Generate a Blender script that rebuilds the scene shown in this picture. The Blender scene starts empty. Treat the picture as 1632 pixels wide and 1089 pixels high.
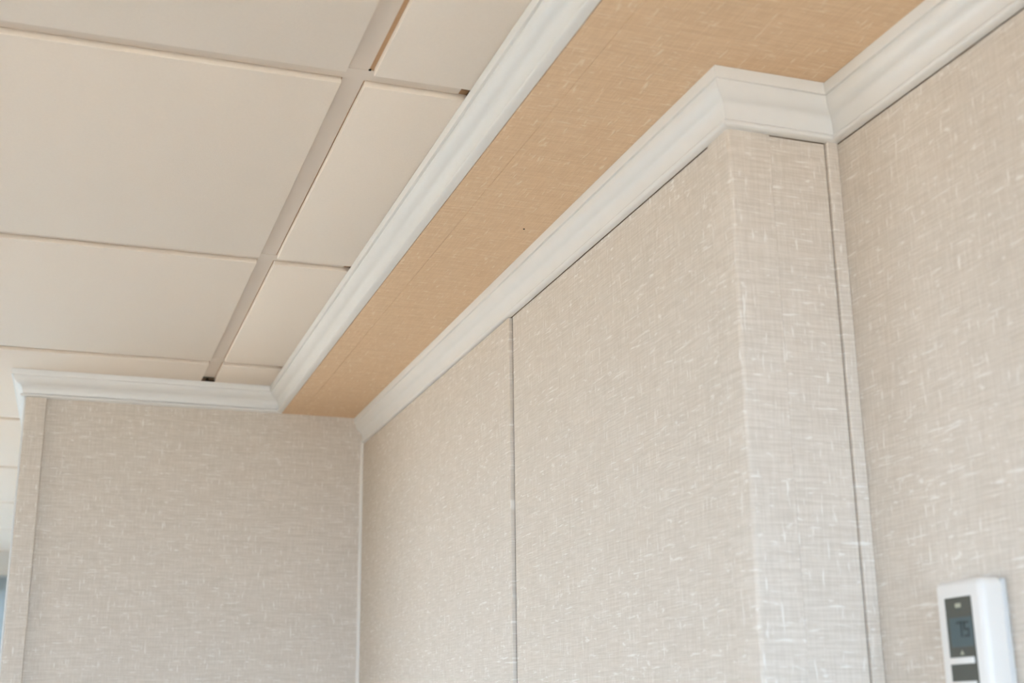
import bpy, bmesh, math
from mathutils import Matrix, Vector

scene = bpy.context.scene
col = scene.collection

# ------------------------------------------------------------------ camera
CAM_Z = 1.67
F_PX, PITCH, YAW, ROLL = 2078.27, 0.28399, 0.33871, -0.01276
cam_data = bpy.data.cameras.new('camera')
cam_data.sensor_width = 36.0
cam_data.sensor_fit = 'HORIZONTAL'
cam_data.lens = 36.0 * F_PX / 1632.0
cam_data.clip_start = 0.02
cam_data.dof.use_dof = True
cam_data.dof.focus_distance = 1.72
cam_data.dof.aperture_fstop = 6.3
cam = bpy.data.objects.new('camera', cam_data)
col.objects.link(cam)
fw = Vector((math.sin(YAW) * math.cos(PITCH), math.cos(YAW) * math.cos(PITCH), math.sin(PITCH)))
rt = Vector((math.cos(YAW), -math.sin(YAW), 0))
up = rt.cross(fw)
cr, sr = math.cos(ROLL), math.sin(ROLL)
R2, U2 = rt * cr + up * sr, up * cr - rt * sr
M = Matrix.Identity(4)
for i in range(3):
    M[i][0], M[i][1], M[i][2] = R2[i], U2[i], -fw[i]
M[0][3], M[1][3], M[2][3] = 0, 0, CAM_Z
cam.matrix_world = M
scene.camera = cam

# ------------------------------------------------------------------ world, sun, exposure
world = bpy.data.worlds.new('world')
scene.world = world
world.use_nodes = True
wn = world.node_tree
bg = wn.nodes['Background']
bg.inputs['Color'].default_value = (0.58, 0.745, 0.985, 1)
bg.inputs['Strength'].default_value = 20.0

sun_d = bpy.data.lights.new('sun', 'SUN')
sun_d.energy = 42.0
sun_d.color = (1.0, 0.91, 0.78)
sun_d.angle = math.radians(1.0)
sun = bpy.data.objects.new('sun', sun_d)
col.objects.link(sun)
sun.rotation_euler = Vector((1.0, -0.12, -0.95)).to_track_quat('-Z', 'Y').to_euler()

vs = scene.view_settings
vs.view_transform = 'Standard'
vs.look = 'None'
vs.gamma = 1.0
vs.use_curve_mapping = False
vs.exposure = -0.23
scene.cycles.use_adaptive_sampling = True
scene.cycles.adaptive_threshold = 0.025

# ------------------------------------------------------------------ measurements (metres)
H = CAM_Z + 0.6797            # underside of the ceiling tiles
ZS = H - 0.0509               # underside of the bulkhead
ZB = ZS - 0.0560              # underside of the lower crown moulding
XS = 0.4291                   # side of the bulkhead
X1 = 0.6087                   # side wall
X2 = 0.7346                   # right wall
YF = 2.6834                   # far wall
YP = 1.0634                   # front of the pier
XL = -0.0754                  # free end of the far wall
P1, H1 = 0.0302, 0.0509       # upper crown
P2, H2 = 0.0242, 0.0560       # lower crown
NEAR, FAR, LEFT = -0.95, 5.6, -3.4


# ------------------------------------------------------------------ node helpers
def nd(nt, typ, **kw):
    n = nt.nodes.new(typ)
    for k, v in kw.items():
        setattr(n, k, v)
    return n


def mth(nt, op, a, b=None, clamp=False):
    n = nt.nodes.new('ShaderNodeMath')
    n.operation = op
    n.use_clamp = clamp
    for i, s in enumerate((a, b)):
        if s is None:
            continue
        if isinstance(s, (int, float)):
            n.inputs[i].default_value = s
        else:
            nt.links.new(s, n.inputs[i])
    return n.outputs[0]


def new_mat(name):
    m = bpy.data.materials.new(name)
    m.use_nodes = True
    return m, m.node_tree, m.node_tree.nodes['Principled BSDF']


def maprange(nt, v, a, b, c=0.0, d=1.0):
    n = nt.nodes.new('ShaderNodeMapRange')
    n.interpolation_type = 'SMOOTHSTEP'
    nt.links.new(v, n.inputs[0])
    for i, x in enumerate((a, b, c, d)):
        n.inputs[i + 1].default_value = x
    return n.outputs[0]


def fabric(name, ua, va, base, light, dark, seed=0.0):
    """slub linen: ua runs along the weft (long threads), va across it"""
    m, nt, bs = new_mat(name)
    tc = nd(nt, 'ShaderNodeTexCoord')
    sp = nd(nt, 'ShaderNodeSeparateXYZ')
    nt.links.new(tc.outputs['Object'], sp.inputs[0])
    U, V = (mth(nt, 'SUBTRACT', sp.outputs[0], sp.outputs[1]) if ua == 'xy' else sp.outputs[ua]), sp.outputs[va]

    def noise(su, sv, off, detail=2.0, rough=0.5):
        c = nd(nt, 'ShaderNodeCombineXYZ')
        nt.links.new(mth(nt, 'MULTIPLY', U, su), c.inputs[0])
        nt.links.new(mth(nt, 'MULTIPLY', V, sv), c.inputs[1])
        c.inputs[2].default_value = off + seed
        n = nd(nt, 'ShaderNodeTexNoise')
        n.inputs['Scale'].default_value = 1.0
        n.inputs['Detail'].default_value = detail
        n.inputs['Roughness'].default_value = rough
        nt.links.new(c.outputs[0], n.inputs['Vector'])
        return n.outputs['Fac']

    # fine threads
    weft = noise(22, 560, 1.3, 2.0, 0.6)
    warp = noise(520, 26, 5.1, 2.0, 0.6)
    # long pale slubs, along and across
    s1 = maprange(nt, noise(34, 300, 9.7, 1.5), 0.625, 0.775)
    s2 = maprange(nt, noise(270, 44, 17.2, 1.5), 0.62, 0.775)
    s3 = maprange(nt, noise(75, 190, 23.9, 1.5), 0.63, 0.79)
    big = noise(9, 13, 31.0, 1.0)
    mid = noise(70, 90, 41.0, 2.0)
    sl = mth(nt, 'MAXIMUM', mth(nt, 'MAXIMUM', s1, s2), s3)
    th = mth(nt, 'ADD', mth(nt, 'MULTIPLY', weft, 0.62), mth(nt, 'MULTIPLY', warp, 0.38))
    th = maprange(nt, th, 0.32, 0.68)
    th = mth(nt, 'ADD', mth(nt, 'MULTIPLY', th, 0.70), mth(nt, 'MULTIPLY', mth(nt, 'ADD', mid, big), 0.15))
    mx = nd(nt, 'ShaderNodeMix', data_type='RGBA')
    mx.inputs[6].default_value = (*dark, 1)
    mx.inputs[7].default_value = (*base, 1)
    nt.links.new(th, mx.inputs[0])
    mx2 = nd(nt, 'ShaderNodeMix', data_type='RGBA')
    nt.links.new(mth(nt, 'MULTIPLY', sl, 0.68), mx2.inputs[0])
    nt.links.new(mx.outputs[2], mx2.inputs[6])
    mx2.inputs[7].default_value = (*light, 1)
    nt.links.new(mx2.outputs[2], bs.inputs['Base Color'])
    bs.inputs['Roughness'].default_value = 0.85
    bs.inputs['Specular IOR Level'].default_value = 0.2
    bp = nd(nt, 'ShaderNodeBump')
    bp.inputs['Strength'].default_value = 0.35
    bp.inputs['Distance'].default_value = 0.0006
    nt.links.new(mth(nt, 'ADD', th, sl), bp.inputs['Height'])
    nt.links.new(bp.outputs[0], bs.inputs['Normal'])
    return m


def plain(name, c, rough=0.5, spec=0.4, noise_amt=0.0, scale=40.0, metal=0.0, bump=0.0, bscale=300.0):
    m, nt, bs = new_mat(name)
    bs.inputs['Roughness'].default_value = rough
    bs.inputs['Specular IOR Level'].default_value = spec
    bs.inputs['Metallic'].default_value = metal
    tc = nd(nt, 'ShaderNodeTexCoord')
    n = nd(nt, 'ShaderNodeTexNoise')
    n.inputs['Scale'].default_value = scale
    n.inputs['Detail'].default_value = 3.0
    nt.links.new(tc.outputs['Object'], n.inputs['Vector'])
    mx = nd(nt, 'ShaderNodeMix', data_type='RGBA')
    mx.inputs[6].default_value = (*[x * (1 - noise_amt) for x in c], 1)
    mx.inputs[7].default_value = (*[min(1, x * (1 + noise_amt)) for x in c], 1)
    nt.links.new(n.outputs['Fac'], mx.inputs[0])
    nt.links.new(mx.outputs[2], bs.inputs['Base Color'])
    if bump:
        n2 = nd(nt, 'ShaderNodeTexNoise')
        n2.inputs['Scale'].default_value = bscale
        n2.inputs['Detail'].default_value = 3.0
        nt.links.new(tc.outputs['Object'], n2.inputs['Vector'])
        bp = nd(nt, 'ShaderNodeBump')
        bp.inputs['Strength'].default_value = bump
        bp.inputs['Distance'].default_value = 0.001
        nt.links.new(n2.outputs['Fac'], bp.inputs['Height'])
        nt.links.new(bp.outputs[0], bs.inputs['Normal'])
    return m


BASE, LIGHT, DARK = (0.755, 0.68, 0.595), (0.89, 0.85, 0.79), (0.595, 0.52, 0.435)
M_FX = fabric('linen_weft_along_x', 0, 2, BASE, LIGHT, DARK, 0.0)
M_FY = fabric('linen_weft_along_y', 1, 2, BASE, LIGHT, DARK, 3.7)
M_FC = fabric('linen_wrapped_corner', 'xy', 2, BASE, LIGHT, DARK, 11.3)
M_SOF = fabric('linen_warm_bounce_tint', 0, 1, (0.88, 0.655, 0.44), (0.95, 0.80, 0.62), (0.74, 0.515, 0.325), 7.1)  # linen tinted tan: warm bounce from the floor put into the colour
M_TRIM = plain('white_gloss_paint', (0.80, 0.785, 0.755), 0.32, 0.5, 0.02, 30)
M_TILE = plain('mineral_ceiling_tile', (0.88, 0.785, 0.685), 0.9, 0.15, 0.025, 260, bump=0.25, bscale=500)
M_TEE = plain('beige_painted_steel', (0.78, 0.68, 0.585), 0.45, 0.4, 0.02, 20)
M_VOID = plain('dusty_plenum_board', (0.20, 0.13, 0.075), 0.9, 0.1, 0.2, 8)
M_CORE = plain('wall_core_board', (0.33, 0.22, 0.13), 0.9, 0.1, 0.1, 10)
M_BEAD = plain('pale_vinyl_bead', (0.78, 0.74, 0.68), 0.5, 0.35, 0.02, 40)
M_WHITE = plain('white_plastic', (0.76, 0.72, 0.67), 0.38, 0.5, 0.01, 60)
M_PLAST = plain('greyed_white_plastic', (0.64, 0.625, 0.60), 0.45, 0.4, 0.01, 60)
M_BEZEL = plain('dark_olive_plastic', (0.075, 0.07, 0.05), 0.35, 0.35, 0.05, 30)
M_LCD = plain('teal_grey_lcd', (0.075, 0.10, 0.10), 0.3, 0.35, 0.08, 50)
M_SEG = plain('lcd_segment', (0.03, 0.035, 0.03), 0.4, 0.4, 0.02, 20)
M_PRINT = plain('faded_print', (0.42, 0.40, 0.30), 0.5, 0.3, 0.02, 20)
M_FLOOR = plain('honey_wood_floor', (0.62, 0.42, 0.27), 0.45, 0.3, 0.25, 5)
M_PAINT = plain('painted_wall', (0.72, 0.68, 0.62), 0.8, 0.2, 0.02, 12)
M_GROUND = plain('pale_gravel', (0.36, 0.28, 0.21), 0.95, 0.1, 0.15, 2)
M_RAW = plain('raw_tile_core', (0.62, 0.40, 0.24), 0.95, 0.1, 0.1, 120)
M_CLIP = plain('dull_green_grey_metal', (0.16, 0.16, 0.12), 0.5, 0.3, 0.05, 60)
M_BOUNCE = plain('pale_blue_grey_bounce', (0.62, 0.76, 0.84), 0.95, 0.1, 0.06, 90)  # colour of the added bounce sheet in the far room
M_HOLE = plain('dark_hole', (0.02, 0.015, 0.01), 0.9, 0.05, 0.0)

gm, gnt, gbs = new_mat('window_glass')
gbs.inputs['Base Color'].default_value = (0.92, 0.97, 1.0, 1)
gnt.nodes.remove(gbs)
g_tr = nd(gnt, 'ShaderNodeBsdfTransparent')
g_tr.inputs[0].default_value = (0.93, 0.97, 0.98, 1)
g_gl = nd(gnt, 'ShaderNodeBsdfGlossy')
g_gl.inputs['Roughness'].default_value = 0.02
g_fr = nd(gnt, 'ShaderNodeFresnel')
g_fr.inputs[0].default_value = 1.45
g_mx = nd(gnt, 'ShaderNodeMixShader')
gnt.links.new(g_fr.outputs[0], g_mx.inputs[0])
gnt.links.new(g_tr.outputs[0], g_mx.inputs[1])
gnt.links.new(g_gl.outputs[0], g_mx.inputs[2])
gnt.links.new(g_mx.outputs[0], gnt.nodes['Material Output'].inputs[0])
M_GLASS = gm


M_BLINDS, bnt, bbs = new_mat('blue_grey_blind')
bbs.inputs['Base Color'].default_value = (0.52, 0.57, 0.58, 1)
bbs.inputs['Roughness'].default_value = 0.9
b_tr = nd(bnt, 'ShaderNodeBsdfTranslucent')
b_tr.inputs[0].default_value = (0.50, 0.53, 0.535, 1)
b_mx = nd(bnt, 'ShaderNodeMixShader')
b_mx.inputs[0].default_value = 0.68
bnt.links.new(bbs.outputs[0], b_mx.inputs[1])
bnt.links.new(b_tr.outputs[0], b_mx.inputs[2])
bnt.links.new(b_mx.outputs[0], bnt.nodes['Material Output'].inputs[0])

# ------------------------------------------------------------------ mesh helpers
def obj(name, bm, mat, parent=None, smooth=None):
    me = bpy.data.meshes.new(name)
    bmesh.ops.recalc_face_normals(bm, faces=bm.faces)
    bm.to_mesh(me)
    bm.free()
    if mat:
        me.materials.append(mat)
    if smooth is not None:
        for p in me.polygons:
            p.use_smooth = True
        me.set_sharp_from_angle(angle=math.radians(smooth))
    o = bpy.data.objects.new(name, me)
    col.objects.link(o)
    if parent:
        o.parent = parent
        if parent.type == 'EMPTY':
            o.matrix_parent_inverse = Matrix.Translation(parent.location).inverted()
    return o


def box(bm, x0, x1, y0, y1, z0, z1):
    v = [bm.verts.new(p) for p in ((x0, y0, z0), (x1, y0, z0), (x1, y1, z0), (x0, y1, z0),
                                   (x0, y0, z1), (x1, y0, z1), (x1, y1, z1), (x0, y1, z1))]
    for f in ((0, 3, 2, 1), (4, 5, 6, 7), (0, 1, 5, 4), (1, 2, 6, 5), (2, 3, 7, 6), (3, 0, 4, 7)):
        bm.faces.new([v[i] for i in f])
    return v


def bevel_all(bm, r, seg=2):
    bmesh.ops.bevel(bm, geom=list(bm.edges), offset=r, segments=seg, affect='EDGES', profile=0.5)


def mbox(name, dims, mat, parent=None, bev=0.0, seg=2):
    bm = bmesh.new()
    box(bm, *dims)
    if bev:
        bevel_all(bm, bev, seg)
    return obj(name, bm, mat, parent, 35 if bev else None)


def boxes(name, lst, mat, parent=None):
    bm = bmesh.new()
    for d in lst:
        box(bm, *d)
    return obj(name, bm, mat, parent)


def prism(name, poly, z0, z1, mat, parent=None, smooth=None):
    bm = bmesh.new()
    lo = [bm.verts.new((x, y, z0)) for x, y in poly]
    hi = [bm.verts.new((x, y, z1)) for x, y in poly]
    bm.faces.new(lo[::-1])
    bm.faces.new(hi)
    n = len(poly)
    for i in range(n):
        j = (i + 1) % n
        bm.faces.new((lo[i], lo[j], hi[j], hi[i]))
    return obj(name, bm, mat, parent, smooth)


def arc(cx, cy, r, a0, a1, n=6):
    return [(cx + r * math.cos(math.radians(a0 + (a1 - a0) * i / n)),
             cy + r * math.sin(math.radians(a0 + (a1 - a0) * i / n))) for i in range(n + 1)]


def structure(o):
    o['kind'] = 'structure'
    return o


def profile(p, h):
    """crown section: (distance out from the wall, distance down from the top)"""
    pts = [(0, 0), (1.0, 0.0), (1.0, 0.205), (0.985, 0.222), (0.865, 0.228), (0.875, 0.25)]
    for i in range(1, 9):                         # swelling upper curve
        t = i / 8
        pts.append((0.875 - 0.335 * (1 - math.cos(t * math.pi / 2)) - 0.03 * t, 0.25 + 0.26 * math.sin(t * math.pi / 2) * 0.55 + 0.26 * t * 0.45))
    x0, y0 = pts[-1]
    for i in range(1, 9):                         # hollow lower curve
        t = i / 8
        pts.append((x0 - (x0 - 0.235) * math.sin(t * math.pi / 2) ** 0.9, y0 + (0.845 - y0) * (0.35 * t + 0.65 * (1 - math.cos(t * math.pi / 2)))))
    pts += [(0.185, 0.856)]
    for i in range(0, 7):                         # bead
        a = math.radians(100 - 200 * i / 6)
        pts.append((0.225 + 0.145 * math.cos(math.radians(-90 + 180 * i / 6)) , 0.928 + 0.062 * math.sin(math.radians(-90 + 180 * i / 6))))
    pts += [(0.10, 1.0), (0, 1.0)]
    return [(o * p, d * h) for o, d in pts]


def crown(name, a, b, normal, ztop, prof, ma, mb):
    """moulding from a to b; ma / mb: +1 outer mitre, -1 inner mitre, 0 square cut"""
    A, B, N = Vector(a), Vector(b), Vector(normal)
    D = (B - A).normalized()
    bm = bmesh.new()
    ra, rb = [], []
    for o, d in prof:
        pa = A + N * o - D * o * ma
        pb = B + N * o + D * o * mb
        ra.append(bm.verts.new((pa.x, pa.y, ztop - d)))
        rb.append(bm.verts.new((pb.x, pb.y, ztop - d)))
    n = len(prof)
    for i in range(n):
        j = (i + 1) % n
        bm.faces.new((ra[i], ra[j], rb[j], rb[i]))
    bm.faces.new(ra[::-1])
    bm.faces.new(rb)
    return structure(obj(name, bm, M_TRIM, None, 30))


# ------------------------------------------------------------------ room shell
structure(mbox('floor', (LEFT - 0.2, 1.2, NEAR - 0.2, FAR + 0.2, -0.1, 0.0), M_FLOOR))
bounce_sheet = mbox('bounce_sheet', (LEFT, XL + 0.3, 2.9, FAR, 0.0, 0.008), M_BOUNCE, bpy.data.objects['floor'])  # unseen sheet added to bounce blue light onto the far ceiling
structure(mbox('ground', (-40, 40, -45, 45, -0.75, -0.65), M_GROUND))

# ceiling: board above, hung grid of tees, lay-in tiles dropping below them
ceiling = structure(mbox('ceiling', (LEFT - 0.2, 1.2, NEAR - 0.2, FAR + 0.2, H + 0.06, H + 0.16), M_VOID))
PITCH_T = 0.6159
TX0, TY0 = 0.2715, 1.2764
ZT = H + 0.007
tee_xs = [TX0 - k * PITCH_T for k in range(0, 6)]
tee_ys = [TY0 + k * PITCH_T for k in range(-6, 8)]
TW = 0.012
XR = XS - P1                                        # ceiling edge of the upper crown
for y in tee_ys:
    if y > NEAR:
        bm = bmesh.new()
        box(bm, LEFT, XR - 0.0065, y - TW, y + TW, ZT, ZT + 0.0008)
        box(bm, LEFT, XR - 0.0065, y - 0.001, y + 0.001, ZT + 0.0008, ZT + 0.03)
        obj('main_tee', bm, M_TEE, ceiling)
ys = [NEAR] + [y for y in tee_ys if NEAR < y < FAR] + [FAR]
for x in tee_xs:
    for k in range(len(ys) - 1):
        y0, y1 = ys[k] + TW * 0.92, ys[k + 1] - TW * 0.92
        if x > XL and ys[k] > YF:
            continue
        if x > XL and y0 < YF < y1:
            y1 = YF - P1 - 0.007
        bm = bmesh.new()
        box(bm, x - TW, x + TW, y0, y1, ZT + 0.0005, ZT + 0.0013)
        box(bm, x - 0.001, x + 0.001, y0, y1, ZT + 0.0013, ZT + 0.03)
        obj('cross_tee', bm, M_TEE, ceiling)
REV = TW + 0.0015


def tile(x0, x1, y0, y1, n=0):
    bm = bmesh.new()
    vs_ = box(bm, x0, x1, y0, y1, H, H + 0.0085)
    ed = [e for e in bm.edges if all(abs(v.co.z - H) < 1e-6 for v in e.verts)]
    bmesh.ops.bevel(bm, geom=ed, offset=0.0012, segments=2, affect='EDGES', profile=0.5)
    # the rebated shoulder that rests on the flanges
    e0, e1 = (0.0105, 0.0105) if x1 < XR - 0.01 else (0.0105 + (x0 - tee_xs[0] - REV), 0.0)
    box(bm, x0 - e0, x1 + e1, y0 - 0.0105, y1 + 0.0105, H + 0.0086, H + 0.018)
    for f in bm.faces:
        f.material_index = 1 if all(v.co.z > H + 0.0085 for v in f.verts) and f.calc_center_median().z > H + 0.00855 else 0
    o = obj('ceiling_tile', bm, M_TILE, ceiling, 40)
    o.data.materials.append(M_RAW)
    return o


xs_edges = [(tee_xs[0] + REV, XR + 0.004)] + [(tee_xs[k + 1] + REV, tee_xs[k] - REV) for k in range(5)] + [(LEFT, tee_xs[5] - REV)]
for ci, (x0, x1) in enumerate(xs_edges):
    for k in range(len(ys) - 1):
        y0, y1 = ys[k] + REV, ys[k + 1] - REV
        if ci == 0 and ys[k] > YF:
            continue
        dx = 0.0
        xa, xb = x0, x1
        if ci == 0:
            if ys[k + 1] <= TY0 + 0.01:
                xa = x0 + 0.0038                    # the tile pushed over, leaving a gap by the tee
            if y0 < YF < y1:
                y1 = YF - 0.02
        tile(xa, xb, y0, y1)

mbox('tee_clip', (TX0 - TW, TX0 + TW, YF - P1 - 0.0075, YF - P1 + 0.004, ZT + 0.0009, ZT + 0.0014), M_CLIP, ceiling)
for hx, hy in ((TX0 + TW + 0.0006, TY0 - TW - 0.0012), (TX0 - TW - 0.0010, TY0 + PITCH_T - TW - 0.0006)):
    mbox('grid_slot', (hx - 0.0014, hx + 0.0014, hy - 0.0011, hy + 0.0011, ZT - 0.0003, ZT + 0.0012), M_HOLE, ceiling)

# bulkhead: fabric underside, tinted for warm bounce, in two panels with a fine joint
bulk = structure(mbox('trim_7', (XS + 0.001, 1.1, NEAR, YF, ZS + 0.004, H + 0.05), M_CORE))
SJ = 0.4667
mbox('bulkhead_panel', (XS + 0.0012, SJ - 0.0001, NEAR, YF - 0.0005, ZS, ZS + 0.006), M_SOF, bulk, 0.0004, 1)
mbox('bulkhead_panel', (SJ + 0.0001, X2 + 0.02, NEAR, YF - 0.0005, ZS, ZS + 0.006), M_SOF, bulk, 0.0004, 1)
bm = bmesh.new()
bmesh.ops.create_cone(bm, cap_ends=True, segments=10, radius1=0.0013, radius2=0.0009, depth=0.0012,
                      matrix=Matrix.Translation((0.5554, 1.523, ZS)))
obj('screw_hole', bm, M_HOLE, bulk)

# crowns
prof1, prof2 = profile(P1, H1), profile(P2, H2)
crown('trim_1', (XL, YF, 0), (XS, YF, 0), (0, -1, 0), H - 0.0002, prof1, 1, -1)
crown('trim_2', (XL, YF, 0), (XL + 0.07, 5.5, 0), (-1, 0, 0), H - 0.0002, prof1, 1, 0)
crown('trim_3', (XS, NEAR, 0), (XS, YF, 0), (-1, 0, 0), H - 0.0002, prof1, 0, -1)
crown('trim_4', (X1, YP, 0), (X1, YF - 0.0005, 0), (-1, 0, 0), ZS - 0.0003, prof2, 1, 0)
crown('trim_5', (X1, YP, 0), (X2, YP, 0), (0, -1, 0), ZS - 0.0003, prof2, 1, -1)
crown('trim_6', (X2, NEAR, 0), (X2, YP, 0), (-1, 0, 0), ZS - 0.0003, prof2, 0, -1)

# far wall: core, fabric panel, corner cover at the free end, added highlight strip on the corner edge
wall_far = structure(mbox('wall_far', (XL + 0.004, 1.1, YF + 0.004, 5.5, 0, H - 0.001), M_CORE))
mbox('fabric_panel', (-0.0372, X1 + 0.03, YF, YF + 0.0039, 0.0, H - 0.03), M_FX, wall_far)
c = 0.0110
poly = [(-0.0368, YF + 0.003), (-0.0368, YF - c + 0.0006), (-0.0374, YF - c)] + \
       arc(XL + 0.003, YF - c + 0.003, 0.003, 270, 180, 5) + [(XL, YF + 0.04), (XL + 0.0038, YF + 0.04), (XL + 0.0038, YF + 0.003)]
prism('corner_cover', poly, 0.0, ZS - 0.0006, M_FC, wall_far, 40)
mbox('fabric_panel', (XL + 0.0002, XL + 0.0039, YF + 0.041, 5.5, 0, H - 0.03), M_FY, wall_far)
bead = [(X1 - 0.0095, YF - 0.0002)] + arc(X1 - 0.0055, YF - 0.0062, 0.004, 180, 270, 5) + [(X1 - 0.0005, YF - 0.0102), (X1 - 0.0005, YF - 0.0002)]
prism('corner_bead', bead, 0.0, ZB + 0.004, M_BEAD, wall_far, 40)

mbox('edge_highlight', (XL - 0.0036, XL, YF - c + 0.0022, YF + 0.03, 0.0, ZS - 0.0006), M_TRIM, wall_far, 0.0008, 2)  # added pale strip standing in for the highlight on the lit corner edge

# side wall: core, two fabric panels, the far one standing proud of the near one
SEAM = 1.7275
wall_side = structure(mbox('wall_side', (X1 + 0.006, X2 + 0.08, YP + 0.006, YF, 0, ZS), M_CORE))
mbox('fabric_panel', (X1 - 0.0050, X1 + 0.0058, SEAM + 0.0004, YF - 0.0115, 0, ZB - 0.0016), M_FY, wall_side, 0.0012, 2)
mbox('fabric_panel', (X1 + 0.0004, X1 + 0.0058, YP + 0.03, SEAM - 0.0024, 0, ZB - 0.0010), M_FY, wall_side, 0.0006, 1)
mbox('joint_strip', (X1 + 0.0012, X1 + 0.0057, SEAM - 0.0023, SEAM + 0.0003, 0, ZB - 0.003), M_HOLE, wall_side)
e = 0.0012
r = 0.0045
cov = [(X1 + 0.0003, 1.1060), (X1 - e, 1.1056)]
cov += arc(X1 - e + r, YP - e + r, r, 180, 270, 6)
cov += [(0.6550, YP - e), (0.6554, YP + 0.0003), (0.6554, YP + 0.005), (X1 + 0.005, YP + 0.005), (X1 + 0.005, 1.1060)]
prism('corner_cover', cov, 0, ZB + 0.0002, M_FC, wall_side, 40)
wall_pier = structure(mbox('wall_pier', (X1 + 0.0065, X2 + 0.02, YP + 0.003, YP + 0.0058, 0, ZS), M_CORE))
mbox('fabric_panel', (0.6558, 0.7206, YP, YP + 0.0029, 0, ZB - 0.0012), M_FX, wall_pier, 0.0005, 1)
st = [(0.7214, YP + 0.002), (0.7214, YP - 0.0020)] + arc(0.7230, YP - 0.0020, 0.0016, 180, 270, 3) + [(X2 - 0.0004, YP - 0.0036), (X2 - 0.0004, YP + 0.002)]
prism('corner_bead', st, 0, ZB + 0.002, M_FX, wall_pier, 40)

# right wall
wall_right = structure(mbox('wall_right', (X2 + 0.006, X2 + 0.12, NEAR, YP + 0.003, 0, ZS), M_CORE))
mbox('fabric_panel', (X2, X2 + 0.0058, NEAR, YP - 0.0004, 0, ZB - 0.0012), M_FY, wall_right, 0.0006, 1)

# ------------------------------------------------------------------ windows behind the camera and in the far room
def window_wall(name, y0, y1, x0, x1, wx0, wx1, wz0, wz1, n):
    w = boxes(name, [(x0, wx0, y0, y1, 0, H + 0.06), (wx1, x1, y0, y1, 0, H + 0.06),
                     (wx0, wx1, y0, y1, 0, wz0), (wx0, wx1, y0, y1, wz1, H + 0.06)], M_PAINT)
    structure(w)
    ym = (y0 + y1) / 2
    win = structure(boxes('window_%d' % n, [(wx0, wx1, ym - 0.03, ym + 0.03, wz0, wz0 + 0.05),
                                            (wx0, wx1, ym - 0.03, ym + 0.03, wz1 - 0.05, wz1),
                                            (wx0, wx0 + 0.05, ym - 0.03, ym + 0.03, wz0 + 0.05, wz1 - 0.05),
                                            (wx1 - 0.05, wx1, ym - 0.03, ym + 0.03, wz0 + 0.05, wz1 - 0.05)], M_TRIM))
    k = max(1, round((wx1 - wx0) / 1.0))
    wd = (wx1 - wx0 - 0.1) / k
    for i in range(k):
        a = wx0 + 0.05 + i * wd
        mbox('pane', (a + 0.01, a + wd - 0.01, ym - 0.003, ym + 0.003, wz0 + 0.05, wz1 - 0.05), M_GLASS, win)
        if i:
            mbox('mullion', (a - 0.02, a + 0.02, ym - 0.028, ym + 0.028, wz0 + 0.05, wz1 - 0.05), M_TRIM, win)
    return w


def portal(name, x, y, z, w, h, d):
    l = bpy.data.lights.new(name, 'AREA')
    l.shape = 'RECTANGLE'
    l.size, l.size_y = w, h
    l.cycles.is_portal = True
    o = bpy.data.objects.new(name, l)
    col.objects.link(o)
    o.location = (x, y, z)
    o.rotation_euler = Vector(d).to_track_quat('-Z', 'Z').to_euler()


window_wall('wall_near', NEAR - 0.2, NEAR, LEFT - 0.2, 1.2, -1.25, 0.68, 1.2, 2.26, 1)
window_wall('wall_back', FAR, FAR + 0.2, LEFT - 0.2, 1.2, -3.0, -0.12, 0.7, CAM_Z + 0.585, 2)
# left wall, two unseen windows; the far one added to brighten the far room
WS = [(0.5, 2.2, 0.45, 1.90), (3.0, 5.4, 0.30, 2.15)]
structure(boxes('wall_left', [(LEFT - 0.2, LEFT, NEAR, 0.5, 0, H + 0.06), (LEFT - 0.2, LEFT, 2.2, 3.0, 0, H + 0.06),
                              (LEFT - 0.2, LEFT, 5.4, FAR, 0, H + 0.06)] +
                [(LEFT - 0.2, LEFT, w[0], w[1], 0, w[2]) for w in WS] +
                [(LEFT - 0.2, LEFT, w[0], w[1], w[3], H + 0.06) for w in WS], M_PAINT))
xm = LEFT - 0.1
for n_, (WY0, WY1, WZ0, WZ1) in enumerate(WS):
    win = structure(boxes('window_%d' % (3 + n_), [  # window_4 is the added, unseen one that brightens the far room
        (xm - 0.03, xm + 0.03, WY0, WY1, WZ0, WZ0 + 0.05), (xm - 0.03, xm + 0.03, WY0, WY1, WZ1 - 0.05, WZ1),
        (xm - 0.03, xm + 0.03, WY0, WY0 + 0.05, WZ0 + 0.05, WZ1 - 0.05),
        (xm - 0.03, xm + 0.03, WY1 - 0.05, WY1, WZ0 + 0.05, WZ1 - 0.05)], M_TRIM))
    for i in range(3):
        w_ = (WY1 - WY0 - 0.1) / 3
        a_ = WY0 + 0.05 + i * w_
        mbox('pane', (xm - 0.003, xm + 0.003, a_ + 0.01, a_ + w_ - 0.01, WZ0 + 0.05, WZ1 - 0.05), M_GLASS, win)
        if i:
            mbox('mullion', (xm - 0.028, xm + 0.028, a_ - 0.02, a_ + 0.02, WZ0 + 0.05, WZ1 - 0.05), M_TRIM, win)
    portal('window_portal_left', LEFT - 0.22, (WY0 + WY1) / 2, (WZ0 + WZ1) / 2, WY1 - WY0, WZ1 - WZ0, (1, 0, 0))
portal('window_portal', -0.285, NEAR - 0.22, 1.73, 1.93, 1.06, (0, 1, 0))
# blue-grey roller blind drawn over the far window
mbox('roller_blind', (-2.98, -0.14, FAR - 0.012, FAR - 0.008, 0.72, CAM_Z + 0.575), M_BLINDS, bpy.data.objects['window_2'])

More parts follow.
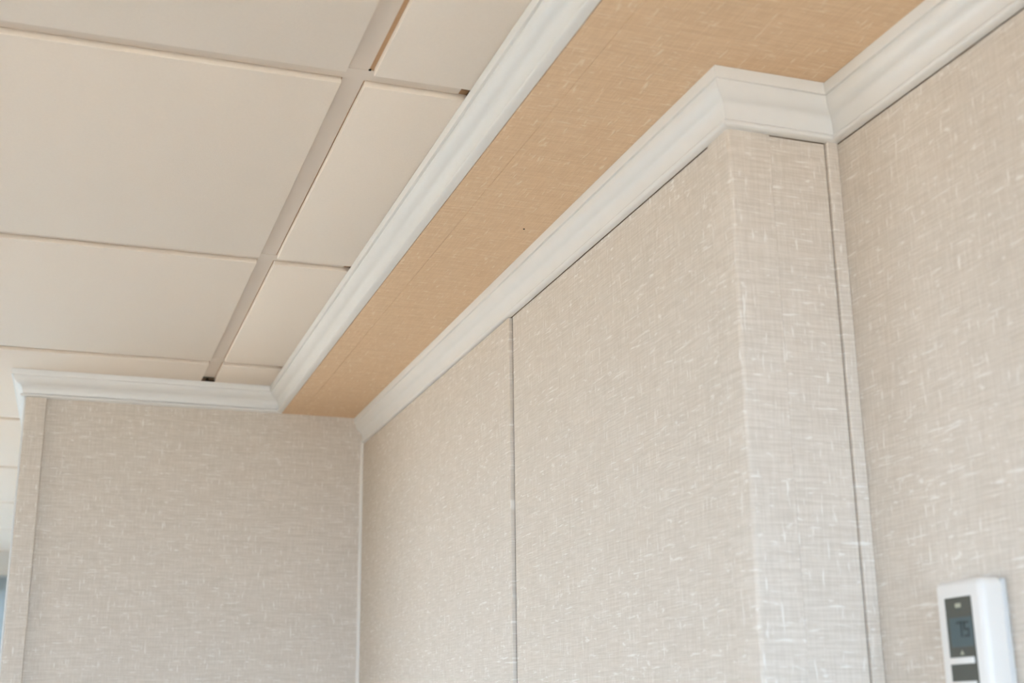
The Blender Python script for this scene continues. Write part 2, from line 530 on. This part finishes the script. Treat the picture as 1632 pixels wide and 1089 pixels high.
# ------------------------------------------------------------------ thermostat on the right wall
th = bpy.data.objects.new('thermostat', None)
col.objects.link(th)
th.location = (X2, 0.9105, CAM_Z - 0.045)
bpy.context.view_layer.update()
th['label'] = 'white plastic thermostat with dark narrow display on the right fabric wall'
th['category'] = 'thermostat'
TX = X2 - 0.0270
TY0_, TY1_ = 0.8805, 0.9405
TZ1, TZ0 = CAM_Z + 0.1090, CAM_Z - 0.045
mbox('back_plate', (X2 - 0.0060, X2 - 0.0002, TY0_ + 0.0006, TY1_ - 0.0006, TZ0 + 0.001, TZ1 - 0.001), M_PLAST, th, 0.0015, 2)
bm = bmesh.new()
box(bm, TX, X2 - 0.0066, TY0_, TY1_, TZ0, TZ1)
bmesh.ops.bevel(bm, geom=[e_ for e_ in bm.edges if abs(e_.verts[0].co.x - e_.verts[1].co.x) > 0.01], offset=0.007, segments=5, affect='EDGES', profile=0.5)
bmesh.ops.bevel(bm, geom=[e_ for e_ in bm.edges if all(abs(v.co.x - TX) < 1e-5 for v in e_.verts)], offset=0.0060, segments=5, affect='EDGES', profile=0.5)
obj('body', bm, M_WHITE, th, 40)
DY0, DY1 = 0.8937, 0.9272
DZ1, DZ0 = CAM_Z + 0.0945, CAM_Z - 0.005
bez = mbox('display_panel', (TX - 0.0006, TX + 0.002, DY0, DY1, DZ0, DZ1), M_BEZEL, th, 0.0004, 1)
mbox('screen', (TX - 0.0009, TX, DY0 + 0.0008, DY1 - 0.0045, CAM_Z + 0.0545, DZ1 - 0.0165), M_LCD, bez)
# seven-segment 75 on the screen (higher y is further left as seen)
X_S = TX - 0.0011


def seg(y0, y1, z0, z1):
    bm_ = bmesh.new()
    box(bm_, X_S, X_S + 0.0003, y0, y1, z0, z1)
    return bm_


DG_W, DG_H, SW = 0.0068, 0.0125, 0.0017
zt = DZ1 - 0.0200
zb_, zm = zt - DG_H, zt - DG_H / 2
for yl, segs in ((0.9145, 'abc'), (0.9055, 'afgcd')):
    yr = yl - DG_W
    S_ = {'a': (yr, yl, zt - SW, zt), 'g': (yr, yl, zm - SW / 2, zm + SW / 2), 'd': (yr, yl, zb_, zb_ + SW),
          'f': (yl - SW, yl, zm, zt), 'b': (yr, yr + SW, zm, zt), 'c': (yr, yr + SW, zb_, zm)}
    dbm = bmesh.new()
    for s in segs:
        y0, y1, z0, z1 = S_[s]
        box(dbm, X_S, X_S + 0.0003, y0, y1, z0, z1)
    obj('digit', dbm, M_SEG, bez)
mbox('indicator_lamp', (TX - 0.0012, TX, 0.9065, 0.9135, DZ1 - 0.0085, DZ1 - 0.0050), M_PRINT, bez, 0.0005, 2)


def arrow(zc, upw):
    bm_ = bmesh.new()
    s = 0.0018 if upw else -0.0018
    pts = [(0.9105, zc + s), (0.9082, zc - s), (0.9128, zc - s)]
    a_ = [bm_.verts.new((TX - 0.0010, y, z)) for y, z in pts]
    b_ = [bm_.verts.new((TX - 0.0004, y, z)) for y, z in pts]
    bm_.faces.new(a_)
    bm_.faces.new(b_[::-1])
    for i in range(3):
        j = (i + 1) % 3
        bm_.faces.new((a_[i], a_[j], b_[j], b_[i]))
    obj('arrow_mark', bm_, M_PRINT, bez)


arrow(CAM_Z + 0.0500, True)
for zc in (CAM_Z + 0.0435, CAM_Z + 0.0245):
    mbox('button', (TX - 0.0022, TX, DY0 + 0.0022, DY1 - 0.0018, zc - 0.0027, zc + 0.0027), M_WHITE, bez, 0.0008, 2)
arrow(CAM_Z + 0.0150, False)

# ------------------------------------------------------------------ what the pieces of the setting are
for n_, l_ in {
    'floor': 'honey brown wood floor below the picture', 'ceiling': 'suspended ceiling of cream tiles in a beige grid',
    'trim_1': 'white crown moulding along the top of the far fabric wall', 'trim_2': 'white crown moulding turning round the free end of the far wall',
    'trim_3': 'white crown moulding between ceiling tiles and linen bulkhead', 'trim_4': 'white crown moulding above the panelled side wall',
    'trim_5': 'short white crown return across the front of the pier', 'trim_6': 'white crown moulding above the right wall with the thermostat',
    'trim_7': 'low bulkhead with linen underside, warm bounce light in its colour', 'wall_far': 'greige linen wall at the far end with a free left edge',
    'wall_side': 'long greige linen wall of two panels meeting at a dark joint', 'wall_pier': 'narrow linen front of the projecting pier',
    'wall_right': 'greige linen wall carrying the white thermostat'}.items():
    bpy.data.objects[n_]['label'] = l_
